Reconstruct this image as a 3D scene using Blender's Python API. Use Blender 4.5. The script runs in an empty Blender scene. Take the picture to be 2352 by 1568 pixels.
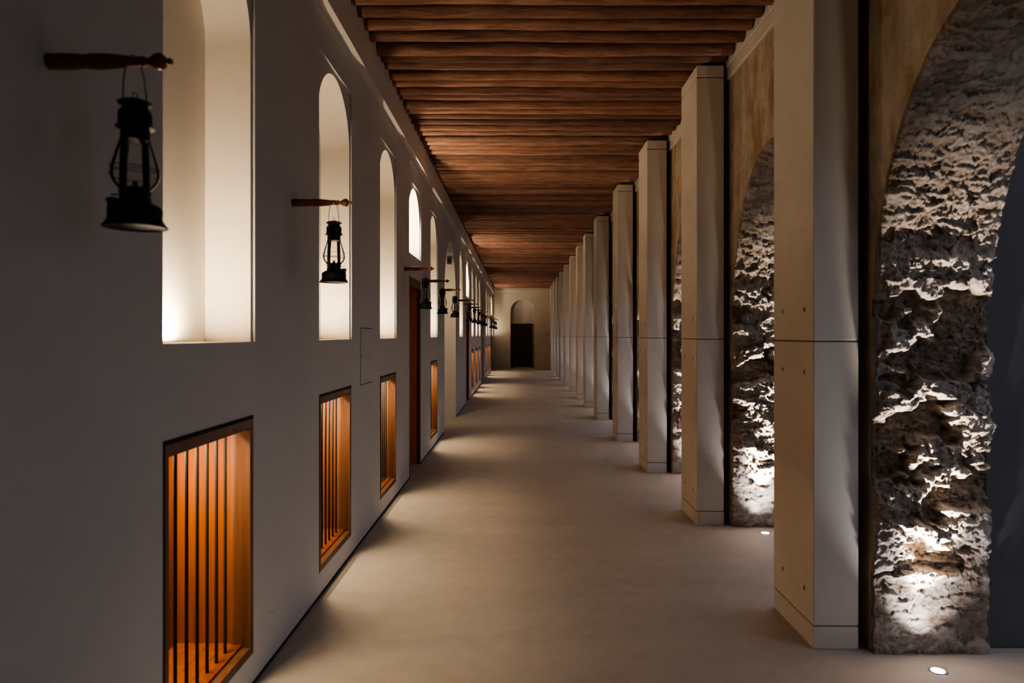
import bpy, math, random
import numpy as np
from mathutils import Vector, noise
from mathutils.geometry import tessellate_polygon

random.seed(7)
PI = math.pi
SC = bpy.context.scene
COL = SC.collection
EYE = 1.55                 # camera height; heights below are relative to the eye unless noted
F_PX = 1600.0
WL = -1.175                # plane of the left wall
WR = 1.743                 # plane of the old wall on the right
WRB = 2.292                # its back
YEND = 33.07
CEIL = 2.22                # underside of the ceiling logs (relative to eye)

# ------------------------------------------------------------------ helpers
def tag(o, label=None, cat=None, group=None, kind=None):
    if label: o['label'] = label
    if cat: o['category'] = cat
    if group: o['group'] = group
    if kind: o['kind'] = kind
    return o

def empty(name, loc, rz=0.0):
    o = bpy.data.objects.new(name, None)
    o.empty_display_size = 0.1
    o.location = loc
    o.rotation_euler = (0, 0, rz)
    COL.objects.link(o)
    return o

class MB:
    def __init__(s):
        s.v, s.f = [], []
    def add(s, vs, fs):
        b = len(s.v)
        s.v += [tuple(p) for p in vs]
        s.f += [tuple(b + i for i in f) for f in fs]
        return s
    def quad(s, a, b, c, d):
        return s.add([a, b, c, d], [(0, 1, 2, 3)])
    def box(s, lo, hi, bev=0.0):
        x0, y0, z0 = lo; x1, y1, z1 = hi
        if bev <= 0:
            return s.add([(x0, y0, z0), (x1, y0, z0), (x1, y1, z0), (x0, y1, z0), (x0, y0, z1), (x1, y0, z1), (x1, y1, z1), (x0, y1, z1)],
                         [(0, 3, 2, 1), (4, 5, 6, 7), (0, 1, 5, 4), (1, 2, 6, 5), (2, 3, 7, 6), (3, 0, 4, 7)])
        b = bev                       # chamfered box: rings in z, octagonal plan
        def ring(i, z):
            return [(x0+b+i, y0+i, z), (x1-b-i, y0+i, z), (x1-i, y0+b+i, z), (x1-i, y1-b-i, z), (x1-b-i, y1-i, z), (x0+b+i, y1-i, z), (x0+i, y1-b-i, z), (x0+i, y0+b+i, z)]
        rs = [ring(b, z0), ring(0, z0+b), ring(0, z1-b), ring(b, z1)]
        vs = sum(rs, [])
        fs = [tuple(range(7, -1, -1)), tuple(range(24, 32))]
        for k in range(3):
            for i in range(8):
                j = (i+1) % 8
                fs.append((8*k+i, 8*k+j, 8*k+8+j, 8*k+8+i))
        return s.add(vs, fs)
    def lathe(s, prof, n=24, mat=None, cap=True):
        """prof: list of (r, z) about the local z axis; mat maps a point to its place."""
        vs, fs = [], []
        for r, z in prof:
            for i in range(n):
                a = 2*PI*i/n
                vs.append((r*math.cos(a), r*math.sin(a), z))
        for k in range(len(prof)-1):
            for i in range(n):
                j = (i+1) % n
                fs.append((k*n+i, k*n+j, k*n+n+j, k*n+n+i))
        if cap:
            fs.append(tuple(range(n-1, -1, -1)))
            fs.append(tuple((len(prof)-1)*n+i for i in range(n)))
        if mat: vs = [mat(p) for p in vs]
        return s.add(vs, fs)
    def tube(s, pts, r, n=8, closed=False):
        pts = [Vector(p) for p in pts]
        m = len(pts)
        vs, fs = [], []
        up = None
        for i, p in enumerate(pts):
            if closed: d = pts[(i+1) % m] - pts[i-1]
            else: d = pts[min(i+1, m-1)] - pts[max(i-1, 0)]
            d.normalize()
            if up is None:
                up = Vector((0, 0, 1)) if abs(d.z) < 0.9 else Vector((1, 0, 0))
            a = d.cross(up)
            if a.length < 1e-6: a = d.cross(Vector((0.3, 1, 0.2)))
            a.normalize(); b = a.cross(d).normalized(); up = b
            rr = r[i] if isinstance(r, (list, tuple)) else r
            for k in range(n):
                t = 2*PI*k/n
                vs.append(p + a*math.cos(t)*rr + b*math.sin(t)*rr)
        for i in range(m if closed else m-1):
            j = (i+1) % m
            for k in range(n):
                l = (k+1) % n
                fs.append((i*n+k, i*n+l, j*n+l, j*n+k))
        if not closed:
            fs.append(tuple(range(n-1, -1, -1)))
            fs.append(tuple((m-1)*n+i for i in range(n)))
        return s.add(vs, fs)
    def poly(s, loops, to3, flip=False):
        """Fill an outline with holes. loops: lists of (a, b); to3 maps (a, b) to 3-D."""
        flat = sum(loops, [])
        tris = tessellate_polygon([[Vector((a, b, 0)) for a, b in l] for l in loops])
        fs = []
        for t in tris:
            (ax, ay), (bx, by), (cx, cy) = (flat[i] for i in t)
            area = (bx-ax)*(cy-ay)-(cx-ax)*(by-ay)
            if abs(area) < 1e-12: continue
            t = tuple(t) if area > 0 else (t[0], t[2], t[1])
            fs.append(t[::-1] if flip else t)
        return s.add([to3(a, b) for a, b in flat], fs)
    def mesh(s, name, mat, smooth=None):
        me = bpy.data.meshes.new(name)
        me.from_pydata([tuple(p) for p in s.v], [], s.f)
        if mat: me.materials.append(mat)
        if smooth is not None:
            me.polygons.foreach_set('use_smooth', [True]*len(me.polygons))
            if smooth < 3: me.set_sharp_from_angle(angle=smooth)
        me.update()
        return me
    def build(s, name, mat, parent=None, smooth=None, loc=None):
        o = bpy.data.objects.new(name, s.mesh(name, mat, smooth))
        COL.objects.link(o)
        if parent: o.parent = parent
        if loc: o.location = loc
        return o

def Z(z): return z + EYE        # eye-relative height to world

def copy_tree(o, parent=None):
    c = o.copy()
    COL.objects.link(c)
    if parent: c.parent = parent
    for ch in list(o.children):
        if ch.type != 'LIGHT':
            copy_tree(ch, c)
    return c

ORD = ('first second third fourth fifth sixth seventh eighth ninth tenth eleventh twelfth thirteenth fourteenth fifteenth sixteenth '
       'seventeenth eighteenth nineteenth twentieth').split()
TENS = {20: 'twenty', 30: 'thirty', 40: 'forty', 50: 'fifty'}
def ordinal(n):
    if n <= 20: return ORD[n-1]
    t, u = n // 10 * 10, n % 10
    return TENS[t] + '-' + ORD[u-1] if u else {30: 'thirtieth', 40: 'fortieth', 50: 'fiftieth'}[t]

# ------------------------------------------------------------------ materials
def new_mat(name):
    m = bpy.data.materials.new(name)
    m.use_nodes = True
    nt = m.node_tree
    b = nt.nodes['Principled BSDF']
    return m, nt, b

def ramp(nt, fac, stops):
    r = nt.nodes.new('ShaderNodeValToRGB')
    while len(r.color_ramp.elements) < len(stops): r.color_ramp.elements.new(0.5)
    for e, (p, c) in zip(r.color_ramp.elements, stops):
        e.position = p; e.color = (*c, 1)
    nt.links.new(fac, r.inputs['Fac'])
    return r.outputs['Color']

def coords(nt, scale=(1, 1, 1), rnd=False, kind='Object'):
    tc = nt.nodes.new('ShaderNodeTexCoord')
    mp = nt.nodes.new('ShaderNodeMapping')
    mp.inputs['Scale'].default_value = scale
    nt.links.new(tc.outputs[kind], mp.inputs['Vector'])
    if rnd:
        oi = nt.nodes.new('ShaderNodeObjectInfo')
        ml = nt.nodes.new('ShaderNodeMath'); ml.operation = 'MULTIPLY'; ml.inputs[1].default_value = 57.0
        cb = nt.nodes.new('ShaderNodeCombineXYZ')
        nt.links.new(oi.outputs['Random'], ml.inputs[0])
        for i in range(3): nt.links.new(ml.outputs[0], cb.inputs[i])
        nt.links.new(cb.outputs[0], mp.inputs['Location'])
    return mp.outputs['Vector']

def noise_tex(nt, vec, scale, detail=4, rough=0.55, dist=0.0):
    n = nt.nodes.new('ShaderNodeTexNoise')
    n.inputs['Scale'].default_value = scale
    n.inputs['Detail'].default_value = detail
    n.inputs['Roughness'].default_value = rough
    n.inputs['Distortion'].default_value = dist
    nt.links.new(vec, n.inputs['Vector'])
    return n.outputs['Fac']

def bump(nt, b, h, strength, dist=0.01):
    n = nt.nodes.new('ShaderNodeBump')
    n.inputs['Strength'].default_value = strength
    n.inputs['Distance'].default_value = dist
    nt.links.new(h, n.inputs['Height'])
    nt.links.new(n.outputs['Normal'], b.inputs['Normal'])

def mix(nt, fac, a, b, mode='MIX'):
    n = nt.nodes.new('ShaderNodeMix'); n.data_type = 'RGBA'; n.blend_type = mode
    ins = [i for i in n.inputs if i.type == 'RGBA']
    for s, x in ((n.inputs['Factor'], fac), (ins[0], a), (ins[1], b)):
        if isinstance(x, (int, float)): s.default_value = x
        elif isinstance(x, tuple): s.default_value = (*x, 1)
        else: nt.links.new(x, s)
    return [o for o in n.outputs if o.type == 'RGBA'][0]

def plaster(name, c0, c1, scale=1.3, rough=0.85, bmp=0.12, bs=90, spec=0.25):
    m, nt, b = new_mat(name)
    v = coords(nt)
    big = noise_tex(nt, v, scale, 5, 0.6)
    nt.links.new(ramp(nt, big, [(0.3, c0), (0.7, c1)]), b.inputs['Base Color'])
    b.inputs['Roughness'].default_value = rough
    b.inputs['Specular IOR Level'].default_value = spec
    bump(nt, b, noise_tex(nt, v, bs, 5, 0.6), bmp, 0.004)
    return m

M = {}
M['wall'] = plaster('smooth_grey_plaster', (0.555, 0.555, 0.565), (0.61, 0.61, 0.62), 0.9, 0.9, 0.10, 60)
M['niche'] = plaster('pale_niche_plaster', (0.76, 0.70, 0.60), (0.82, 0.76, 0.66), 2.5, 0.9, 0.10, 30)
M['band'] = plaster('upper_band_plaster', (0.66, 0.62, 0.58), (0.72, 0.68, 0.64), 1.2, 0.9, 0.10, 60)
M['column'] = plaster('cast_stone', (0.55, 0.51, 0.45), (0.62, 0.58, 0.51), 1.6, 0.8, 0.10, 110)
M['endwall'] = plaster('end_plaster', (0.60, 0.57, 0.52), (0.66, 0.63, 0.575), 0.8, 0.9, 0.08, 60)
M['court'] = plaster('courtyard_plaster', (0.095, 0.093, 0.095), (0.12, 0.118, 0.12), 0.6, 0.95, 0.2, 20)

# floor: polished mineral screed with faint mottling
m, nt, b = new_mat('mineral_screed')
v = coords(nt)
v2 = coords(nt, (1.0, 4.0, 1.0))
n1 = noise_tex(nt, v2, 0.7, 6, 0.6, 0.3); n2 = noise_tex(nt, v, 9.0, 6, 0.65)
c = ramp(nt, n1, [(0.3, (0.385, 0.35, 0.315)), (0.55, (0.445, 0.405, 0.365)), (0.75, (0.495, 0.45, 0.405))])
c = mix(nt, 0.35, c, ramp(nt, n2, [(0.3, (0.37, 0.335, 0.30)), (0.7, (0.525, 0.48, 0.435))]))
nt.links.new(c, b.inputs['Base Color'])
b.inputs['Roughness'].default_value = 0.62
b.inputs['Specular IOR Level'].default_value = 0.3
bump(nt, b, noise_tex(nt, v, 45, 5, 0.6), 0.08, 0.004)
M['floor'] = m

# old stained plaster of the right wall
m, nt, b = new_mat('old_stained_plaster')
v = coords(nt); vs_ = coords(nt, (1.0, 1.7, 0.9))
st = noise_tex(nt, vs_, 2.6, 9, 0.72, 0.2)
pt = noise_tex(nt, vs_, 2.1, 8, 0.7, 0.3)
c = ramp(nt, st, [(0.30, (0.27, 0.215, 0.15)), (0.5, (0.44, 0.375, 0.29)), (0.66, (0.56, 0.495, 0.40))])
c = mix(nt, ramp(nt, pt, [(0.50, (0, 0, 0)), (0.62, (0.8, 0.8, 0.8))]), c, (0.33, 0.20, 0.095))
nt.links.new(c, b.inputs['Base Color'])
b.inputs['Roughness'].default_value = 0.95
b.inputs['Specular IOR Level'].default_value = 0.15
bump(nt, b, noise_tex(nt, v, 9, 8, 0.65), 0.5, 0.02)
M['oldplaster'] = m

# rough coral stone: relief height colours recesses brown for mortar, dirt and painted shade
m, nt, b = new_mat('rough_coral_stone')
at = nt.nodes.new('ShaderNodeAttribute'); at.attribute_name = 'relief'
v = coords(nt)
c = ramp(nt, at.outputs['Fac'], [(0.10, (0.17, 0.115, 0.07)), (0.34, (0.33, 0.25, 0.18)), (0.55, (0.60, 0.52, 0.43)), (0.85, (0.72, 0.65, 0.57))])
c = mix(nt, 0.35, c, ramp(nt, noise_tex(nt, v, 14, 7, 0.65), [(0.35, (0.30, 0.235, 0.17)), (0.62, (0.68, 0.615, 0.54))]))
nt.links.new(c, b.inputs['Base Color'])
b.inputs['Roughness'].default_value = 0.95
b.inputs['Specular IOR Level'].default_value = 0.12
bump(nt, b, noise_tex(nt, v, 70, 9, 0.72, 0.4), 1.0, 0.02)
M['stone'] = m

# ceiling logs
m, nt, b = new_mat('aged_red_brown_log')
v = coords(nt, (1.6, 14, 14), rnd=True)
g = noise_tex(nt, v, 2.2, 8, 0.7, 0.5)
v2 = coords(nt, (1, 1, 1), rnd=True)
p = noise_tex(nt, v2, 4.0, 4, 0.6)
c = ramp(nt, g, [(0.25, (0.04, 0.022, 0.015)), (0.48, (0.22, 0.124, 0.088)), (0.75, (0.43, 0.27, 0.205))])
c = mix(nt, ramp(nt, p, [(0.35, (0.0, 0.0, 0.0)), (0.7, (0.55, 0.55, 0.55))]), c, (0.24, 0.12, 0.085))
oi = nt.nodes.new('ShaderNodeObjectInfo')
c = mix(nt, 1.0, c, ramp(nt, oi.outputs['Random'], [(0.0, (0.55, 0.53, 0.52)), (0.5, (1.0, 0.98, 0.96)), (1.0, (1.35, 1.28, 1.2))]), 'MULTIPLY')
nt.links.new(c, b.inputs['Base Color'])
b.inputs['Roughness'].default_value = 0.75
b.inputs['Specular IOR Level'].default_value = 0.25
bump(nt, b, g, 0.8, 0.012)
M['log'] = m

m, nt, b = new_mat('split_cane_matting')
v = coords(nt, (55, 1.2, 1))
w = noise_tex(nt, v, 1.0, 3, 0.6)
nt.links.new(ramp(nt, w, [(0.3, (0.05, 0.025, 0.012)), (0.7, (0.24, 0.14, 0.07))]), b.inputs['Base Color'])
b.inputs['Roughness'].default_value = 0.85
M['cane'] = m

def wood(name, c0, c1, c2, sc=(14, 14, 0.9), rough=0.45, bmp=0.15):
    m, nt, b = new_mat(name)
    v = coords(nt, sc)
    g = noise_tex(nt, v, 1.6, 6, 0.6, 0.8)
    nt.links.new(ramp(nt, g, [(0.3, c0), (0.5, c1), (0.72, c2)]), b.inputs['Base Color'])
    b.inputs['Roughness'].default_value = rough
    b.inputs['Specular IOR Level'].default_value = 0.35
    bump(nt, b, g, bmp, 0.004)
    return m
M['mahogany'] = wood('orange_mahogany', (0.155, 0.038, 0.002), (0.195, 0.049, 0.003), (0.24, 0.064, 0.004))
M['frame'] = wood('dark_frame_wood', (0.10, 0.045, 0.022), (0.14, 0.063, 0.03), (0.18, 0.085, 0.042))
M['doorwood'] = wood('red_brown_door_wood', (0.52, 0.21, 0.125), (0.64, 0.26, 0.15), (0.74, 0.32, 0.185))
M['oldwood'] = wood('dark_old_wood', (0.02, 0.013, 0.008), (0.032, 0.021, 0.013), (0.05, 0.034, 0.022))
M['peg'] = wood('turned_peg_wood', (0.13, 0.048, 0.018), (0.18, 0.07, 0.026), (0.23, 0.095, 0.036), (3, 14, 14), 0.4)

def plain(name, c, rough=0.5, metal=0.0):
    m, nt, b = new_mat(name)
    v = coords(nt)
    nt.links.new(ramp(nt, noise_tex(nt, v, 40, 3), [(0.3, tuple(x*0.8 for x in c)), (0.7, tuple(min(1, x*1.15) for x in c))]), b.inputs['Base Color'])
    b.inputs['Roughness'].default_value = rough
    b.inputs['Metallic'].default_value = metal
    return m
M['black'] = plain('black_painted_tin', (0.006, 0.007, 0.005), 0.6)
M['iron'] = plain('black_iron_bar', (0.010, 0.009, 0.008), 0.85)
M['wire'] = plain('dull_steel_wire', (0.07, 0.055, 0.04), 0.5, 0.5)
M['brass'] = plain('aged_brass', (0.20, 0.13, 0.05), 0.45, 0.8)
M['shadow'] = plain('dark_shadow_gap', (0.02, 0.018, 0.016), 0.9)
M['seam'] = plain('column_seam', (0.14, 0.115, 0.09), 0.9)
M['steel'] = plain('brushed_steel', (0.45, 0.44, 0.42), 0.35, 0.9)
M['boxgrey'] = plain('grey_plastic', (0.10, 0.10, 0.105), 0.6)

m, nt, b = new_mat('clear_lantern_glass')
out = nt.nodes['Material Output']
tr = nt.nodes.new('ShaderNodeBsdfTransparent'); tr.inputs['Color'].default_value = (0.93, 0.93, 0.90, 1)
gl = nt.nodes.new('ShaderNodeBsdfGlossy'); gl.inputs['Roughness'].default_value = 0.05
lw = nt.nodes.new('ShaderNodeLayerWeight'); lw.inputs['Blend'].default_value = 0.12
mx = nt.nodes.new('ShaderNodeMixShader')
nt.links.new(lw.outputs['Fresnel'], mx.inputs[0]); nt.links.new(tr.outputs[0], mx.inputs[1]); nt.links.new(gl.outputs[0], mx.inputs[2])
nt.links.new(mx.outputs[0], out.inputs['Surface'])
M['glass'] = m

m, nt, b = new_mat('lit_lens')
b.inputs['Base Color'].default_value = (0.9, 0.9, 0.9, 1)
b.inputs['Emission Color'].default_value = (0.86, 0.88, 1.0, 1)
b.inputs['Emission Strength'].default_value = 6.0
M['lens'] = m

# ------------------------------------------------------------------ lights
WARM = (1.0, 0.77, 0.53)
def area(name, loc, rot, sx, sy, power, col, spread=180):
    l = bpy.data.lights.new(name, 'AREA'); l.shape = 'RECTANGLE'; l.size = sx; l.size_y = sy
    l.energy = power; l.color = col; l.spread = math.radians(spread)
    o = bpy.data.objects.new(name, l); o.location = loc; o.rotation_euler = rot
    COL.objects.link(o); return o
def spot(name, loc, target, power, col, cone=90, blend=0.5, r=0.02):
    l = bpy.data.lights.new(name, 'SPOT'); l.energy = power; l.color = col
    l.spot_size = math.radians(cone); l.spot_blend = blend; l.shadow_soft_size = r
    o = bpy.data.objects.new(name, l); o.location = loc
    o.rotation_euler = (Vector(target)-Vector(loc)).to_track_quat('-Z', 'Y').to_euler()
    COL.objects.link(o); return o

P_NICHE, P_DOWN, P_WIN, P_UP, P_OVER, P_BEAM = 2.5, 40.0, 4.1, 7.5, 6.5, 135.0

# ------------------------------------------------------------------ layout of the left wall
SILL, RTOP = -0.028, 1.706
niches = [  # (y0, y1, sill, bright)
    (2.307, 3.115, SILL), (4.123, 4.934, SILL), (5.949, 6.745, SILL), (7.55, 8.47, 0.90), (9.40, 10.215, SILL),
    (14.10, 14.92, SILL), (15.90, 16.82, 0.90), (17.75, 18.56, SILL), (19.50, 20.31, SILL), (21.17, 21.98, SILL),
    (25.82, 26.63, SILL), (27.55, 28.36, SILL), (29.15, 29.96, SILL), (30.75, 31.67, 0.90), (32.10, 32.91, SILL)]
low_windows = [0, 1, 2, 4, 7, 8, 9, 10, 11, 12]
doors = [(7.55, 8.41), (15.86, 16.75), (30.78, 31.62)]
passages = [(11.19, 13.22, 0.62), (22.55, 24.40, 0.62)]
WZ0, WZ1 = -1.408, -0.352
DTOP = 0.648

def lw3(a, b): return (WL, a, Z(b))

loops = [[(-1.5, -1.60), (YEND+0.3, -1.60), (YEND+0.3, 2.0), (-1.5, 2.0)]]
def rect(y0, y1, z0, z1): return [(y0, z0), (y0, z1), (y1, z1), (y1, z0)]
for y0, y1, s in niches: loops.append(rect(y0, y1, s, RTOP))
for i in low_windows: loops.append(rect(niches[i][0], niches[i][1]-0.02, WZ0, WZ1))
for y0, y1 in doors: loops.append(rect(y0, y1, -1.56, DTOP))
def arch_outline(y0, y1, zb, zs, rise, n=24):
    yc, a = (y0+y1)/2, (y1-y0)/2
    pts = [(y0, zb)]
    for k in range(n+1):
        t = PI - PI*k/n
        pts.append((yc+a*math.cos(t), zs+rise*math.sin(t)))
    pts.append((y1, zb))
    return pts
for y0, y1, zs in passages: loops.append(arch_outline(y0, y1, -1.56, zs, 1.02))
mb = MB().poly(loops, lw3)
wl_obj = tag(mb.build('wall_left', M['wall']), kind='structure')
tag(MB().box((WL-0.6, -1.5, Z(1.96)), (-1.112, YEND+0.1, Z(2.42)), 0.0).build('trim_1', M['band']), kind='structure')
# shade of the wall-foot gap painted as a strip, broken at doors and passages
sg = MB(); ys = -1.5
for a, c2 in sorted([(d[0], d[1]) for d in doors] + [(p[0], p[1]) for p in passages]) + [(YEND, YEND)]:
    sg.box((WL-0.001, ys, 0.0), (WL+0.004, a, 0.014)); ys = c2
tag(sg.build('gap_shade_strip', M['shadow']), kind='structure')

# arched niches
def niche_mesh(y0, y1, s):
    d1, d2, mg = 0.014, 0.215, 0.016
    X1, X2 = WL-d1, WL-d2
    rb, mb = MB(), MB()
    # shallow rectangular rebate
    rb.quad((WL, y0, Z(s)), (X1, y0, Z(s)), (X1, y0, Z(RTOP)), (WL, y0, Z(RTOP)))
    rb.quad((WL, y1, Z(s)), (WL, y1, Z(RTOP)), (X1, y1, Z(RTOP)), (X1, y1, Z(s)))
    rb.quad((WL, y0, Z(RTOP)), (X1, y0, Z(RTOP)), (X1, y1, Z(RTOP)), (WL, y1, Z(RTOP)))
    a0, a1 = y0+mg, y1-mg
    r = (a1-a0)/2
    arc = arch_outline(a0, a1, s, RTOP-0.03-r, r, 40)
    out = [(y0, s), (y0, RTOP), (y1, RTOP), (y1, s)] + arc[::-1]
    rb.poly([out], lambda a, b: (X1, a, Z(b)))
    n = len(arc)
    vs = [(X1, a, Z(b)) for a, b in arc] + [(X2, a, Z(b)) for a, b in arc]
    mb.add(vs, [(i, i+1, n+i+1, n+i) for i in range(n-1)])
    mb.poly([arc], lambda a, b: (X2, a, Z(b)))
    mb.quad((WL, y0, Z(s)), (WL, y1, Z(s)), (X1, y1, Z(s)), (X1, y0, Z(s)))
    mb.quad((X1, a0, Z(s)), (X1, a1, Z(s)), (X2, a1, Z(s)), (X2, a0, Z(s)))
    return mb, rb
reg = [i for i in range(len(niches)) if niches[i][2] == SILL]
ovr = [i for i in range(len(niches)) if niches[i][2] != SILL]
for i, (y0, y1, s) in enumerate(niches):
    mb, rb = niche_mesh(y0, y1, s)
    o = mb.build('arched_niche', M['niche'], smooth=0.6)
    rb.build('rebate', M['wall'], o)
    yc = (y0+y1)/2
    if s == SILL:
        k = reg.index(i)
        lab = 'tall arched niche glowing warm white, %s tall niche along the plaster wall from the camera' % ordinal(k+1)
        if k == 0: lab = 'largest tall arched niche, glowing warm, beside the nearest hanging lantern'
        if k == 1: lab = 'tall arched niche glowing behind the second hanging lantern'
        tag(o, lab, 'niche', 'tall glowing arched niches', 'structure')
        area('niche_up_light', (WL-0.165, yc, Z(s)+0.006), (PI, 0, 0), 0.03, 0.14, P_NICHE, WARM)
    else:
        k = ovr.index(i)
        lab = ['short bright arched niche above the first wooden door opening', 'short bright arched niche above the second wooden door opening',
               'short bright arched niche above the last door opening, near the end wall'][k]
        tag(o, lab, 'niche', 'short arched niches over the doors', 'structure')
        area('niche_up_light', (WL-0.165, yc, Z(s)+0.006), (PI, 0, 0), 0.03, 0.2, P_OVER, WARM)

# low barred windows
def barred_window(k, i):
    y0, y1 = niches[i][0], niches[i][1]-0.02
    root = tag(empty('window_%d' % (k+1), (WL, (y0+y1)/2, Z(WZ0))),
               ('low wooden window recess with black iron bars, lit orange inside, %s from the camera' % ordinal(k+1)), 'window', 'low barred windows lit orange', 'structure')
    ox, oy, oz = root.location
    def L(x, y, z): return (x-ox, y-oy, z-oz)
    def bx(mb, lo, hi): return mb.box(L(*lo), L(*hi))
    fr = 0.038
    z0, z1 = Z(WZ0), Z(WZ1)
    xf, xb = WL+0.001, WL-0.085
    mb = MB()
    bx(mb, (xb, y0, z0), (xf, y0+fr, z1)); bx(mb, (xb, y1-fr, z0), (xf, y1, z1))
    bx(mb, (xb, y0+fr, z1-fr-0.02), (xf, y1-fr, z1))
    bx(mb, (xb, y0+fr, z0), (xf, y1-fr, z0+fr))
    fo = mb.build('window_frame', M['frame'], root)
    mb = MB(); bx(mb, (xf, y0+0.004, z1-0.016), (xf+0.0015, y1-0.004, z1)); bx(mb, (xf, y0, z0), (xf+0.0015, y0+0.010, z1)); mb.build('frame_shadow_line', M['shadow'], fo)  # dark strips painting the shadow line along frame head and near side
    xd = WL-0.33
    mb = MB()   # wood lining: two jambs, back, head
    bx(mb, (xd, y1-0.02, z0), (xb+0.07, y1+0.01, z1)); bx(mb, (xd, y0-0.01, z0), (xb, y0+0.02, z1))
    bx(mb, (xd-0.02, y0, z0), (xd, y1, z1)); bx(mb, (xd, y0, z1-0.03), (xb, y1, z1))
    ln = mb.build('wood_lining', M['mahogany'], root)
    mb = MB()
    for q in range(4):
        xa = xd + (xb-xd+0.05)*q/4; xe = xd + (xb-xd+0.05)*(q+1)/4 - 0.002
        bx(mb, (xa, y0+0.02, z0), (xe, y1-0.02, z0+0.05))
    mb.build('window_sill', M['mahogany'], root)
    n = 8
    xbar = WL-0.075
    for q in range(n):
        yb = y0+0.062 + 0.0868*q
        MB().tube([L(xbar, yb, z0+0.04), L(xbar, yb, z1-0.04)], 0.0068, 10).build('iron_bar', M['iron'], root, smooth=1.0)
    for bb, pw in ((0.115, 0.4), (0.30, 0.6)):
        area('window_top_light', (WL-bb, (y0+y1)/2, z1-0.034), (0, 0, 0), 0.012, 0.38, P_WIN*pw, (1.0, 0.77, 0.48), 180)
    return root
for k, i in enumerate(low_windows): barred_window(k, i)

# doors in the left wall
for k, (y0, y1) in enumerate(doors):
    root = tag(empty('door_%d' % (k+1), (WL, (y0+y1)/2, 0)),
               ['tall red-brown wooden door opening between the third low window and the fourth', 'narrow wooden door opening under the second short niche',
                'last dark door opening in the plaster wall, beside the end wall'][k], 'door', None, 'structure')
    ox, oy, oz = root.location
    def bx(mb, lo, hi): return mb.box((lo[0]-ox, lo[1]-oy, lo[2]), (hi[0]-ox, hi[1]-oy, hi[2]))
    zt = Z(DTOP)
    mb = MB()
    bx(mb, (WL-0.05, y0, 0), (WL+0.002, y0+0.045, zt)); bx(mb, (WL-0.05, y1-0.02, 0), (WL+0.002, y1, zt)); bx(mb, (WL-0.05, y0, zt-0.10), (WL-0.001, y1, zt))
    mb.build('door_frame', M['frame'], root)
    mb = MB()
    bx(mb, (WL-0.34, y1-0.03, 0), (WL-0.04, y1-0.001, zt)); bx(mb, (WL-0.34, y0+0.001, 0), (WL-0.04, y0+0.04, zt)); bx(mb, (WL-0.34, y0, zt-0.06), (WL-0.04, y1, zt))
    mb.build('wood_lining', M['doorwood'], root)
    mb = MB(); bx(mb, (WL-0.38, y0, 0.005), (WL-0.335, y1, zt))
    d = mb.build('door_leaf', M['doorwood'], root)
    mb = MB()
    for q in range(3):
        za = 0.15+q*0.68
        bx(mb, (WL-0.336, y0+0.14, za), (WL-0.325, y1-0.14, za+0.55))
    mb.build('door_panel', M['doorwood'], d)

# arched passages leading off to the left
for k, (y0, y1, zs) in enumerate(passages):
    arc = arch_outline(y0, y1, -1.56, zs, 1.02)
    n = len(arc)
    vs = [(WL, a, Z(b)) for a, b in arc] + [(WL-1.6, a, Z(b)) for a, b in arc]
    mb = MB().add(vs, [(i, i+1, n+i+1, n+i) for i in range(n-1)])
    mb.poly([arc], lambda a, b: (WL-1.6, a, Z(b)))
    o = mb.build('arched_passage', M['endwall'], smooth=0.6)
    tag(o, ['full-height arched passage with a warm-lit jamb, beyond the fourth low window', 'dim full-height arched passage far down the plaster wall'][k], 'archway', None, 'structure')
    mb = MB().quad((WL-1.7, y0-.1, 0.001), (WL, y0, 0.001), (WL, y1, 0.001), (WL-1.7, y1+.1, 0.001))
    if k == 0:
        spot('passage_light', (WL-0.5, y0+0.35, Z(1.2)), (WL-0.25, y1, Z(-0.2)), 15.0, (1.0, 0.74, 0.47), 120, 0.9, 0.1)
bxo = MB().box((-0.045, -0.05, -0.075), (0.045, 0, 0.075), 0.008)
bo = bxo.build('wall_box', M['boxgrey'], loc=(WL-0.06, 12.62, Z(1.36)))
MB().box((-0.03, -0.053, -0.06), (0.03, -0.05, 0.03)).build('cover_plate', M['shadow'], bo)
tag(bo, 'small grey box fixed high on the jamb of the warm-lit arched passage', 'junction box')

# flush access panels
for k, (y0, y1, zt, zb) in enumerate([(5.20, 5.61, 0.058, -0.375), (13.40, 13.86, 0.30, -0.345)]):
    o = MB().box((WL-0.004, y0, Z(zb)), (WL+0.0012, y1, Z(zt))).build('access_panel', M['shadow'])
    MB().box((WL-0.003, y0+0.006, Z(zb)+0.006), (WL+0.0025, y1-0.004, Z(zt)-0.006)).build('panel_cover', M['wall'], o)
    MB().lathe([(0.008, 0), (0.008, 0.0012)], 12, lambda p: (WL+0.0025+p[2], y0+0.035+p[0], Z((zt+zb)/2)+p[1])).build('key_lock', M['shadow'], o)
    tag(o, ['flush plaster access panel with a thin dark outline, between the second and third niches', 'thin outlined access panel beyond the warm-lit passage'][k], 'panel')

# ------------------------------------------------------------------ floor and ceiling
mb = MB().quad((-3.0, -2.5, 0), (9.2, -2.5, 0), (9.2, YEND+0.5, 0), (-3.0, YEND+0.5, 0))
tag(mb.build('floor', M['floor']), kind='structure')
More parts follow.
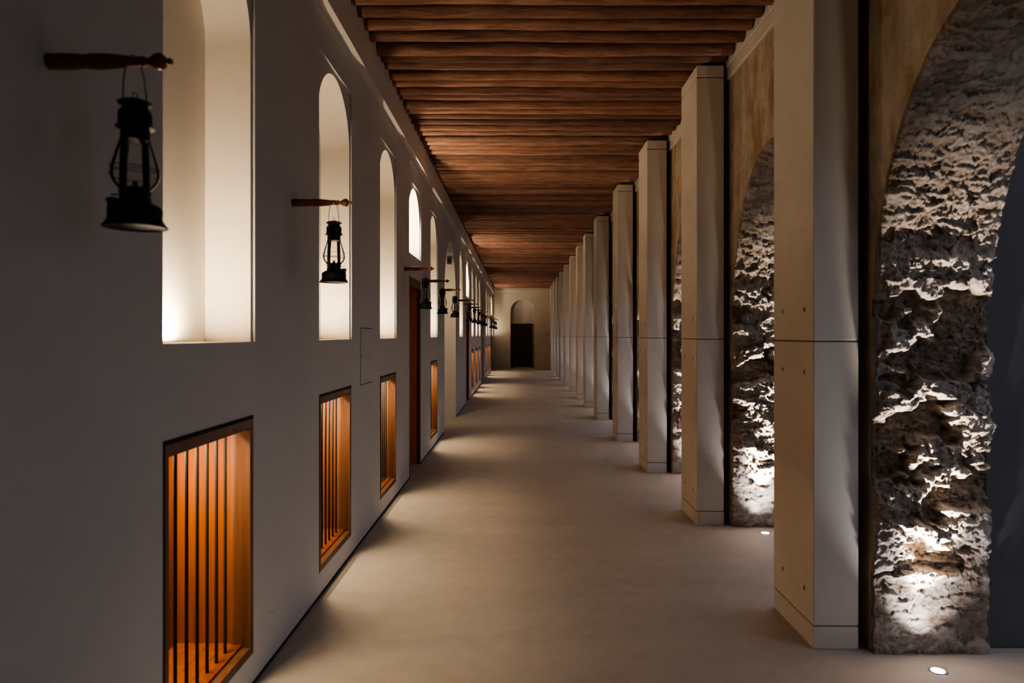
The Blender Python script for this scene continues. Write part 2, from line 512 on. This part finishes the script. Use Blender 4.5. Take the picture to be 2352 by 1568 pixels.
# cane matting over the logs: thin ridges running along the hall
mb = MB(); nx = 300; x0c, x1c = -1.3, 1.9
zc = Z(CEIL)+0.118
vs = []
for i in range(nx*2+1):
    x = x0c+(x1c-x0c)*i/(nx*2)
    zz = zc + (0.006 if i % 2 else -0.004) + random.uniform(-.002, .002)
    vs += [(x, 2.6, zz), (x, YEND+0.2, zz)]
mb.add(vs, [(2*i, 2*i+1, 2*i+3, 2*i+2) for i in range(nx*2)])
tag(mb.build('ceiling', M['cane']), kind='structure')
tag(MB().box((-1.6, -1.5, zc+0.02), (2.4, YEND+0.3, zc+0.12)).build('roof_slab', M['shadow']), kind='structure')

# logs
def log_mesh(seed):
    rnd = random.Random(seed)
    r0 = rnd.uniform(0.044, 0.066)
    L0, L1 = -1.16, 1.70
    n, mseg = 18, 64
    mb = MB(); vs, fs = [], []
    off = Vector((seed*7.3, seed*3.1, 0))
    for k in range(mseg+1):
        x = L0+(L1-L0)*k/mseg
        cy = 0.010*noise.noise(Vector((x*0.9, seed*5.7, 1.0)))
        cz = 0.009*noise.noise(Vector((x*1.3, seed*2.9, 7.0)))
        rr = r0*(1+0.06*noise.noise(Vector((x*1.4, seed*1.7, 3.0)))+0.05*noise.noise(Vector((x*4.5, seed*3.3, 9.0))))
        for i in range(n):
            a = 2*PI*i/n
            q = 1+0.07*noise.noise(Vector((x*2.2, math.cos(a)*1.3, math.sin(a)*1.3))+off)+0.04*noise.noise(Vector((x*9, math.cos(a)*2.5, math.sin(a)*2.5))+off)
            if k == 0 or k == mseg: q *= 0.93
            vs.append((x, cy+rr*q*math.cos(a), r0+cz+rr*q*math.sin(a)))
    for k in range(mseg):
        for i in range(n):
            j = (i+1) % n
            fs.append((k*n+i, (k+1)*n+i, (k+1)*n+j, k*n+j))
    fs.append(tuple(range(n))); fs.append(tuple(mseg*n+n-1-i for i in range(n)))
    mb.add(vs, fs)
    return mb.mesh('ceiling_log', M['log'], 0.9)
log_meshes = [log_mesh(s+1) for s in range(14)]
log_y = [4.665, 4.859, 5.067, 5.262, 5.524, 5.674, 5.837, 6.067, 6.22, 6.446, 6.578, 6.818]
while log_y[-1] < YEND-0.25:
    log_y.append(log_y[-1]+random.choice([0.15, 0.18, 0.2, 0.2, 0.22, 0.24]))
vis = 0
rl = random.Random(3)
for k, y in enumerate(log_y):
    o = bpy.data.objects.new('ceiling_log', log_meshes[rl.randrange(len(log_meshes))])
    COL.objects.link(o)
    o.location = (rl.uniform(-0.006, 0.012), y, Z(CEIL)+rl.uniform(-0.004, 0.006))
    o.rotation_euler = (0, rl.uniform(-0.002, 0.002), rl.uniform(-0.004, 0.004))
    n_in = k+1
    if n_in <= 45:
        lab = 'rough red-brown ceiling log, %s counted from the top edge of the photo' % ordinal(n_in)
    else:
        lab = 'thin dark red-brown log in the far ceiling, close against its neighbours'
    tag(o, lab, 'log', 'logs laid side by side across the ceiling', 'thing')

# ------------------------------------------------------------------ right side: columns
col_y = [3.44, 5.684, 7.865, 10.17, 12.85, 15.05, 17.0, 19.2, 21.6, 24.0, 26.2, 28.4, 30.6]
CX0, CX1, CD = 1.461, 1.684, 0.535
JZ = [-1.55, -1.437, -0.0290, 2.105, 2.203]
ct = empty('stone_column', (CX0, col_y[0], 0))
names = ['plinth', 'lower_shaft', 'upper_shaft', 'cap_block']
W, D = CX1-CX0, CD
parts = []
for q in range(4):
    z0, z1 = Z(JZ[q]) + (0.003 if q else 0), Z(JZ[q+1]) - (0.003 if q < 3 else 0)
    parts.append(MB().box((0, 0, z0), (W, D, z1), 0.004).build(names[q], M['column'], ct))
for q in (1, 2, 3): MB().box((0.005, 0.005, Z(JZ[q])-0.0028), (W-0.005, D-0.005, Z(JZ[q])+0.0028)).build('joint', M['seam'], ct)
def hole(y, z, par):
    MB().lathe([(0.0095, 0), (0.0085, 0.0012), (0.0, 0.0012)], 12, lambda p: (-p[2], y+p[0], z+p[1]*1.5), cap=False).build('tie_hole', M['seam'], par)
for q, zz in ((1, -0.187), (1, -1.285), (2, 0.132)):
    for yy in (0.11, 0.40): hole(yy, Z(zz), parts[q])
for k, y in enumerate(col_y):
    o = ct if k == 0 else copy_tree(ct)
    o.location = (CX0, y, 0)
    lab = 'smooth square stone column, %s in the row from the camera' % ordinal(k+1)
    if k == 0: lab = 'nearest and largest smooth square stone column, beside the big lit stone arch'
    tag(o, lab, 'column', 'row of square stone columns', 'thing')

# ------------------------------------------------------------------ right side: old wall with arches
pier_y = [c-0.04 for c in col_y]
A_B, A_ZS = 1.365, -0.02
openings = []
for k, yp in enumerate(pier_y):
    y_prev = (pier_y[k-1]+0.54) if k else 1.70
    openings.append((y_prev-0.02, yp+0.022))
A_B0 = 1.36
def path(y0, y1, nf, nn):
    """Arch path from the far jamb's foot up, over and down the near jamb: points, inward normals, arc length."""
    yc, a, bb = (y0+y1)/2, (y1-y0)/2, A_B
    P, N = [], []
    hj = A_ZS+1.55
    nj = int(nf*0.5)
    for i in range(nj): P.append((y1, -1.55+hj*i/nj)); N.append((-1.0, 0.0))
    na = nf-nj
    def el(t): return (yc+a*math.cos(t), A_ZS+bb*math.sin(t)), Vector((-math.cos(t)/a, -math.sin(t)/bb)).normalized()
    for i in range(na):
        p, nn_ = el((PI*0.5)*i/na); P.append(p); N.append(tuple(nn_))
    for i in range(nn//2):
        p, nn_ = el(PI*0.5+(PI*0.5)*i/(nn//2)); P.append(p); N.append(tuple(nn_))
    for i in range(nn//2+1): P.append((y0, A_ZS-hj*i/(nn//2))); N.append((1.0, 0.0))
    return np.array(P), np.array(N)

def h2(ix, iy, s):
    v = np.sin(ix*127.1+iy*311.7+s*74.7)*43758.5453
    return v-np.floor(v)
def vn(x, y, s):
    ix, iy = np.floor(x), np.floor(y); fx, fy = x-ix, y-iy
    fx = fx*fx*(3-2*fx); fy = fy*fy*(3-2*fy)
    return (h2(ix, iy, s)*(1-fx)+h2(ix+1, iy, s)*fx)*(1-fy)+(h2(ix, iy+1, s)*(1-fx)+h2(ix+1, iy+1, s)*fx)*fy
def fbm(x, y, s, o=5, g=0.55):
    t, a, n = 0, 1, 0
    for i in range(o):
        t = t+a*vn(x, y, s+i*3.3); n += a; a *= g; x = x*2.03+1.7; y = y*2.03+9.2
    return t/n
def ridged(x, y, s, o=4):
    t, a, n = 0, 1, 0
    for i in range(o):
        t = t+a*(1-np.abs(2*vn(x, y, s+i*5.1)-1)); n += a; a *= 0.55; x = x*2.1+3.1; y = y*2.1+4.7
    return t/n
def voro(x, y, s):
    ix, iy = np.floor(x), np.floor(y)
    F1 = np.full(x.shape, 9.0); F2 = F1.copy(); ID = np.zeros(x.shape); DY = np.zeros(x.shape); DX = DY.copy()
    for dx in (-1, 0, 1):
        for dy in (-1, 0, 1):
            cx, cy = ix+dx, iy+dy
            px, py = cx+0.15+0.7*h2(cx, cy, s), cy+0.15+0.7*h2(cx, cy, s+11)
            d = np.hypot(px-x, py-y)
            near = d < F1
            F2 = np.where(near, F1, np.minimum(F2, d))
            ID = np.where(near, h2(cx, cy, s+23), ID); DY = np.where(near, y-py, DY); DX = np.where(near, x-px, DX)
            F1 = np.where(near, d, F1)
    return F1, F2, ID, DX, DY
def sst(a, b, x):
    t = np.clip((x-a)/(b-a), 0, 1); return t*t*(3-2*t)

def facets(x, y, s, slope):
    """Broken-rock facets: every cell a tilted plane at its own height, with crisp steps between."""
    F1, F2, ID, DX, DY = voro(x, y, s)
    tx = (h2(np.floor(ID*991), np.floor(ID*377), s+4)-0.5)*slope
    ty = (h2(np.floor(ID*613), np.floor(ID*811), s+9)-0.22)*slope
    return np.clip(ID+tx*DX+ty*DY*1.3, -0.3, 1.4), F2-F1

def relief(u, v, z, s):
    """Height of the rubble masonry; u across the jamb, v along it, z the height above the eye."""
    wu = u+0.10*(fbm(u*5, v*5, s+1, 4)-0.5)+0.03*(fbm(u*22, v*22, s+5, 3)-0.5)
    wv = v+0.09*(fbm(u*5+5, v*5, s+2, 4)-0.5)+0.03*(fbm(u*22, v*22+7, s+6, 3)-0.5)
    base = sst(0.41, 0.53, fbm(wu*4.4, wv*6.4, s+31, 4, 0.5))
    A, ea = facets(wu/0.21, wv/0.13, s, 1.5)
    B, eb = facets(wu/0.085, wv/0.055, s+40, 1.6)
    C, ec = facets(wu/0.036, wv/0.026, s+80, 1.5)
    rid = ridged(wu*10, wv*15, s+8, 5)
    fine = fbm(u*45, v*50, s+60, 5, 0.62)
    rough = 0.50*base+0.24*A*(0.3+0.7*base)+0.15*B*(0.4+0.6*base)+0.085*C+0.13*rid+0.22*(fine-0.5)
    low = 0.15*base+0.16*A+0.14*B+0.09*C+0.22*rid+0.22*(fine-0.5)
    top = 0.10*base+0.10*A+0.20*B+0.13*C+0.20*rid+0.30*(fine-0.5)
    k_top = sst(0.37, 0.44, z+0.03*(fbm(u*6, v*6, s+77)-0.5)); k_low = sst(-0.98, -1.32, z)
    h = rough*(1-k_top)*(1-k_low)+top*k_top+low*k_low
    amp = (0.112*(1-k_low)*(1-k_top)+0.052*k_low+0.062*k_top*(1-0.5*sst(0.7, 1.2, z)))
    return h, h*amp-0.014+0.034*k_top+0.030*k_low

arch_data = []
for k, (y0, y1) in enumerate(openings):
    nf, nn, nu = [(640, 60, 180), (380, 40, 96), (190, 24, 44)][k] if k < 3 else (90, 16, 20)
    P, N = path(y0, y1, nf, nn)
    seg = np.concatenate([[0], np.cumsum(np.hypot(*np.diff(P, axis=0).T))])
    u = np.linspace(0, WRB-WR, nu)
    U, V = np.meshgrid(u, seg)
    Zc = np.repeat(P[:, 1][:, None], nu, 1)
    s = 3.0+k*13.7
    hh, dd = relief(U, V, Zc, s)
    edge = np.minimum(U, (WRB-WR)-U)
    dd = dd*(0.72+0.28*sst(0, 0.05, edge))
    far = np.arange(len(P)) < nf
    fade = np.where(far, 1.0, 0.55)[:, None]
    dd = np.maximum(dd*fade, -0.016)
    jx = 0.028*(fbm(U*8, V*11, s+90, 4)-0.5)+0.012*(fbm(U*30, V*34, s+95, 3)-0.5)
    X = WR+U+jx
    X[:, 0] = np.minimum(X[:, 0], WR+0.004)-0.004
    Y = P[:, 0][:, None]+N[:, 0][:, None]*dd
    Zz = P[:, 1][:, None]+N[:, 1][:, None]*dd+0.012*(fbm(U*9+3, V*12, s+70, 3)-0.5)
    Zz[0] = -1.55; Zz[-1] = -1.55
    # first and last columns close back onto the wall faces
    X = np.hstack([np.full((len(P), 1), WR-0.002), X, np.full((len(P), 1), WRB+0.002)])
    Y = np.hstack([P[:, :1]+0.01*-N[:, :1], Y, P[:, :1]-0.01*N[:, :1]])
    Zz = np.hstack([P[:, 1:]-0.01*N[:, 1:], Zz, P[:, 1:]-0.01*N[:, 1:]])
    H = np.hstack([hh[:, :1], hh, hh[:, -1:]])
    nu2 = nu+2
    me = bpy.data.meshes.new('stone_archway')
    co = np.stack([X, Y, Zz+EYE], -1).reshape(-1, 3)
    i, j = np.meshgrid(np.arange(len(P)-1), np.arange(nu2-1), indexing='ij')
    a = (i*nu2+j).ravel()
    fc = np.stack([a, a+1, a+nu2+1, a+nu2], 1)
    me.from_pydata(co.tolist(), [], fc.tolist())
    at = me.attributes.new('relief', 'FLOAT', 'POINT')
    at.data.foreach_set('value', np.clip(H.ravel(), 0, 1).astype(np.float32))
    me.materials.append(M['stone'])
    me.polygons.foreach_set('use_smooth', [True]*len(me.polygons))
    me.update()
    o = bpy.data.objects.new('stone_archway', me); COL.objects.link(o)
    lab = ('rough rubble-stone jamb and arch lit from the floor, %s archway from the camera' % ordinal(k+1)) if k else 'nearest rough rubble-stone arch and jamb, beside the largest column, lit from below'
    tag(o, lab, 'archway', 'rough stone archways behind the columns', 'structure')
    arch_data.append(P)
loops = [[(-1.5, -1.60), (YEND+0.3, -1.60), (YEND+0.3, 2.42), (-1.5, 2.42)], arch_outline(-0.52, 1.16, -1.56, -0.02, 1.36)]
for P in arch_data:
    pts = [(float(a), float(b)) for a, b in P[::4]]
    if tuple(P[-1]) != pts[-1]: pts.append((float(P[-1][0]), float(P[-1][1])))
    pts[0] = (pts[0][0], -1.56); pts[-1] = (pts[-1][0], -1.56)
    loops.append(pts)
mb = MB().poly(loops, lambda a, b: (WR, a, Z(b)), flip=True).poly(loops, lambda a, b: (WRB, a, Z(b)))
tag(mb.build('wall_right', M['oldplaster']), kind='structure')
tag(MB().box((-1.8, -1.7, 0), (WRB, -1.5, Z(2.42))).build('back_light_block', M['band']), kind='structure')  # unseen wall added behind the camera to block open-end sky light
mb = MB().box((WR-0.022, 1.0, Z(2.10)), (WR+0.01, YEND, Z(2.20)), 0.008)
mb.box((WR-0.034, 1.0, Z(2.195)), (WR+0.01, YEND, Z(2.40)), 0.006)
tag(mb.build('trim_2', M['column']), kind='structure')

# floor uplights in front of each jamb
ul = empty('floor_uplight', (0, 0, 0))
MB().lathe([(0.030, 0.0005), (0.030, 0.004), (0.041, 0.004), (0.043, 0.0005)], 28, cap=False).build('trim_ring', M['steel'], ul, smooth=0.6)
MB().lathe([(0.0302, 0.0005), (0.0302, 0.0032), (0.012, 0.0042), (0.0, 0.0044)], 28, cap=False).build('lens', M['lens'], ul, smooth=0.8)
for k, yp in enumerate(pier_y):
    o = ul if k == 0 else copy_tree(ul)
    o.location = (1.94, yp-0.185, 0)
    lab = 'small round glowing light set in the floor before the %s stone archway' % ordinal(k+1)
    if k == 0: lab = 'brightest small round light set in the floor before the nearest stone arch'
    tag(o, lab, 'floor light', 'recessed floor lights at the stone archways', 'thing')
    spot('uplight_flood', (1.94, yp-0.185, 0.012), (1.99, yp+0.04, 0.55), P_UP, (0.95, 0.90, 0.97), 84, 1.0, 0.022)
    spot('uplight_beam', (1.94, yp-0.185, 0.012), (2.02, yp+0.09, 1.25), P_BEAM, (1.0, 0.83, 0.69), 34, 1.0, 0.022)

# ------------------------------------------------------------------ end wall with arched door niche
X0, X1 = -1.4, 2.4
AL, AR, AZS = -0.34, 0.80, 1.13
def arc_x(n=28):
    xc, r = (AL+AR)/2, (AR-AL)/2
    return [(AL, -1.56)] + [(xc+r*math.cos(PI-PI*i/n), AZS+r*math.sin(PI-PI*i/n)) for i in range(n+1)] + [(AR, -1.56)]
arc = arc_x()
mb = MB().poly([[(X0, -1.6), (X1, -1.6), (X1, 2.42), (X0, 2.42)], arc], lambda a, b: (a, YEND, Z(b)))
n = len(arc); dp = 0.32
mb.add([(a, YEND, Z(b)) for a, b in arc]+[(a, YEND+dp, Z(b)) for a, b in arc], [(i, n+i, n+i+1, i+1) for i in range(n-1)])
we = tag(mb.build('wall_end', M['endwall']), kind='structure')
MB().poly([arc], lambda a, b: (a, YEND+dp, Z(b))).build('recess_back', M['wall'], we)  # greyer plaster paints in the weaker light at the recess back
tag(MB().box((-1.15, YEND-0.03, Z(2.09)), (1.8, YEND+0.01, Z(2.40)), 0.006).build('trim_3', M['endwall']), kind='structure')
root = tag(empty('door_4', (0.2, YEND+dp, 0)), 'dark old wooden door in the arched recess of the end wall', 'door', None, 'structure')
def bx(mb, lo, hi): return mb.box((lo[0]-0.2, lo[1]-YEND-dp, lo[2]), (hi[0]-0.2, hi[1]-YEND-dp, hi[2]))
da, db, dt = -0.30, 0.70, Z(0.555)
yb = YEND+dp
mb = MB(); bx(mb, (da, yb-0.10, 0.0), (da+0.09, yb+0.0, dt)); bx(mb, (db-0.05, yb-0.10, 0), (db, yb, dt)); bx(mb, (da, yb-0.10, dt-0.08), (db, yb, dt))
mb.build('door_frame', M['oldwood'], root)
mb = MB(); bx(mb, (da+0.13, yb-0.055, 0.05), (db-0.05, yb-0.015, dt-0.09))
lf = mb.build('door_leaf', M['oldwood'], root)
mb = MB()
for q in range(4): bx(mb, (da+0.135+q*0.17, yb-0.066, 0.08), (da+0.135+q*0.17+0.14, yb-0.055, dt-0.12))
mb.build('door_panel', M['oldwood'], lf)
mb = MB(); bx(mb, (da+0.10, yb-0.075, 0.0), (da+0.125, yb-0.03, dt-0.09))
mb.build('jamb_strip', M['brass'], root)
mb = MB(); bx(mb, (da+0.1, yb-0.12, 0.0), (db-0.05, yb-0.02, 0.035))
mb.build('light_slit_strip', M['endwall'], root)  # pale strip painting the light that shows under the door

# courtyard wall beyond the arches
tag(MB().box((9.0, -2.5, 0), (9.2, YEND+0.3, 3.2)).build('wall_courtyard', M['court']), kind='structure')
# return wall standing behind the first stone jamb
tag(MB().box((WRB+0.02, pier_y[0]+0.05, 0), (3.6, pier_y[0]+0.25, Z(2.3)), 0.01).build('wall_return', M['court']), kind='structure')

# ------------------------------------------------------------------ lanterns on turned pegs
def peg_tree():
    root = empty('lantern_peg', (WL, 0, 0))
    R = [(0.0200, -0.02), (0.0200, 0.0), (0.0203, 0.03), (0.0200, 0.066), (0.0185, 0.074), (0.0195, 0.078), (0.0168, 0.084), (0.0178, 0.094), (0.0196, 0.11), (0.0202, 0.125),
         (0.0192, 0.15), (0.0160, 0.185), (0.0118, 0.212), (0.0108, 0.217), (0.0128, 0.222), (0.0128, 0.226), (0.0100, 0.231), (0.0135, 0.235), (0.0135, 0.239), (0.0088, 0.245), (0.0095, 0.252),
         (0.0140, 0.260), (0.0190, 0.268), (0.0212, 0.276), (0.0200, 0.285), (0.0140, 0.291), (0.0070, 0.294), (0.0062, 0.297), (0.0084, 0.301), (0.0082, 0.306), (0.0045, 0.310), (0.0, 0.311)]
    mp = lambda p: (p[2], p[0], p[1])
    MB().lathe(R[:20], 20, mp).build('peg_shaft', M['peg'], root, smooth=0.9)
    MB().lathe(R[19:], 20, mp).build('finial', M['peg'], root, smooth=0.9)
    return root

def lantern_tree():
    root = empty('hurricane_lantern', (0, 0, 0))
    # tank and skirt
    MB().lathe([(0.066, 0.004), (0.0745, 0.0), (0.0750, 0.003), (0.0690, 0.010), (0.0635, 0.018), (0.0615, 0.024), (0.0625, 0.044), (0.0605, 0.049), (0.054, 0.055), (0.042, 0.0605), (0.0375, 0.064), (0.036, 0.066)], 32).build('fuel_tank', M['black'], root, smooth=0.7)
    MB().lathe([(0.0735, 0.0004), (0.0735, 0.0018), (0.068, 0.004)], 32, cap=False)  .build('base_rim', M['black'], root, smooth=0.7)
    fc = MB().lathe([(0.012, 0.050), (0.012, 0.062), (0.0155, 0.064), (0.0155, 0.071), (0.008, 0.074)], 16, lambda p: (p[0]+0.05, p[1]+0.008, p[2])).build('filler_cap', M['black'], root, smooth=0.7)
    # burner
    bn = MB().lathe([(0.036, 0.064), (0.0365, 0.074), (0.033, 0.078), (0.036, 0.086), (0.0375, 0.090), (0.030, 0.096), (0.018, 0.102), (0.010, 0.104)], 24).build('burner', M['black'], root, smooth=0.7)
    MB().box((-0.006, -0.0025, 0.102), (0.006, 0.0025, 0.116), 0.0008).build('wick_tube', M['brass'], bn)
    MB().tube([(0.030, 0, 0.084), (0.058, 0.0, 0.082)], 0.0018, 6).build('wick_key', M['black'], bn)
    # globe
    g = [(0.031, 0.090), (0.040, 0.100), (0.050, 0.113), (0.0555, 0.128), (0.0555, 0.142), (0.052, 0.160), (0.046, 0.180), (0.040, 0.200), (0.035, 0.216), (0.033, 0.226)]
    MB().lathe(g, 32, cap=False).build('glass_globe', M['glass'], root, smooth=3.2)
    # wire guard: two hoops and four uprights
    mb = MB()
    for r, z, t in ((0.0575, 0.150, 0.10), (0.0575, 0.134, -0.10)):
        mb.tube([(r*math.cos(a), r*math.sin(a), z+t*r*math.cos(a+0.6)*0.9) for a in [2*PI*i/40 for i in range(40)]], 0.0011, 5, closed=True)
    for q in range(4):
        a = PI/4+q*PI/2
        mb.tube([(r*1.03*math.cos(a), r*1.03*math.sin(a), z) for r, z in g], 0.0010, 5)
    mb.build('wire_guard', M['wire'], root)
    # chimney hood
    hd = MB().lathe([(0.033, 0.218), (0.0335, 0.246), (0.0445, 0.2495), (0.0455, 0.2515), (0.040, 0.255), (0.0385, 0.262), (0.0370, 0.290), (0.0330, 0.2945), (0.0300, 0.296), (0.0300, 0.306)], 28).build('chimney_hood', M['black'], root, smooth=0.7)
    MB().lathe([(0.029, 0.305), (0.0390, 0.309), (0.0408, 0.3115), (0.0360, 0.315), (0.0250, 0.319), (0.012, 0.322), (0.0, 0.323)], 28, cap=False).build('cap', M['black'], hd, smooth=0.7)
    mb = MB()
    for q in range(14):
        a = 2*PI*q/14
        mb.box((0.036*math.cos(a)-0.002, 0.036*math.sin(a)-0.002, 0.266), (0.036*math.cos(a)+0.002, 0.036*math.sin(a)+0.002, 0.286))
    mb.build('vent_slots', M['shadow'], hd)
    # lifting ring
    MB().tube([(0, -0.012, 0.320), (0, -0.0125, 0.333), (0, -0.008, 0.338), (0, 0.008, 0.338), (0, 0.0125, 0.333), (0, 0.012, 0.320)], 0.0012, 6).build('lift_ring', M['wire'], hd)
    # side tubes
    for s in (-1, 1):
        MB().tube([(0, s*0.050, 0.056), (0, s*0.0645, 0.070), (0, s*0.068, 0.085), (0, s*0.066, 0.13), (0, s*0.0605, 0.20), (0, s*0.056, 0.245), (0, s*0.052, 0.268), (0, s*0.042, 0.282), (0, s*0.034, 0.285)],
                  0.0085, 12).build('side_tube', M['black'], root, smooth=0.9)
    # bail
    pts = [(0, -0.069, 0.250), (0, -0.068, 0.30), (0, -0.064, 0.34), (0, -0.052, 0.376), (0, -0.034, 0.398), (0, -0.016, 0.4075), (0, 0, 0.4105),
           (0, 0.016, 0.4075), (0, 0.034, 0.398), (0, 0.052, 0.376), (0, 0.064, 0.34), (0, 0.068, 0.30), (0, 0.069, 0.250)]
    pts = [(x, yy, z if z < 0.26 else 0.25+(z-0.25)*0.18/0.1605) for x, yy, z in pts]
    MB().tube(pts, 0.0016, 6).build('bail_handle', M['wire'], root, smooth=1.2)
    return root

pegz = 0.692
peg_ys = [1.746, 3.635, 7.23, 8.88, 10.62, 13.80, 15.45, 17.25, 19.10, 20.70, 25.2, 27.3, 29.1, 31.0]
peg0, lan0 = peg_tree(), lantern_tree()
rots = [math.radians(a) for a in (186, -8, -5, -3, 3, 0, 7, -5, 3, 8, -4, 2, 6, 0)]
for k, y in enumerate(peg_ys):
    p = peg0 if k == 0 else copy_tree(peg0)
    p.location = (WL, y, Z(pegz - (0.006 if k == 0 else 0)))
    l = lan0 if k == 0 else copy_tree(lan0)
    l.location = (WL+0.2165, y, Z(pegz - (0.006 if k == 0 else 0))+0.0132-0.430)
    l.rotation_euler = (0, 0, rots[k])
    o = ordinal(k+1)
    if k == 0:
        tag(p, 'turned brown wooden peg carrying the nearest and largest lantern', 'peg', 'turned wooden wall pegs', 'thing')
        tag(l, 'nearest and largest black hurricane lantern, hanging before the grey wall', 'lantern', 'hanging hurricane lanterns', 'thing')
    elif k == 1:
        tag(p, 'turned orange-brown wooden peg in front of the second glowing niche', 'peg', 'turned wooden wall pegs', 'thing')
        tag(l, 'black hurricane lantern silhouetted against the second tall glowing niche', 'lantern', 'hanging hurricane lanterns', 'thing')
    else:
        tag(p, 'turned wooden peg on the plaster wall, carrying the %s lantern from the camera' % o, 'peg', 'turned wooden wall pegs', 'thing')
        tag(l, 'black hurricane lantern on a wooden peg, %s lantern from the camera' % o, 'lantern', 'hanging hurricane lanterns', 'thing')

# ------------------------------------------------------------------ world, camera
w = bpy.data.worlds.new('dusk'); SC.world = w; w.use_nodes = True
bg = w.node_tree.nodes['Background']
bg.inputs['Color'].default_value = (0.62, 0.65, 0.78, 1)
bg.inputs['Strength'].default_value = 0.185

cam = bpy.data.cameras.new('camera')
cam.sensor_width = 36.0
cam.lens = 36.0*F_PX/2352.0
cam.shift_x = (1176-1189)/2352.0
cam.shift_y = (770-784)/2352.0
cam.clip_start = 0.05
cam.dof.use_dof = True
cam.dof.focus_distance = 9.0
cam.dof.aperture_fstop = 3.2
co = bpy.data.objects.new('camera', cam)
co.location = (0, 0, EYE)
co.rotation_euler = (PI/2, 0, 0)
COL.objects.link(co)
SC.camera = co
SC.view_settings.view_transform = 'AgX'
SC.view_settings.look = 'AgX - Medium High Contrast'
SC.view_settings.exposure = 2.52
SC.cycles.use_denoising = True
SC.cycles.max_bounces = 6
SC.cycles.diffuse_bounces = 4
SC.cycles.glossy_bounces = 2
SC.cycles.transmission_bounces = 4
SC.cycles.transparent_max_bounces = 8
SC.cycles.use_adaptive_sampling = True
SC.cycles.adaptive_threshold = 0.04
SC.cycles.adaptive_min_samples = 24
SC.cycles.sample_clamp_indirect = 4.0
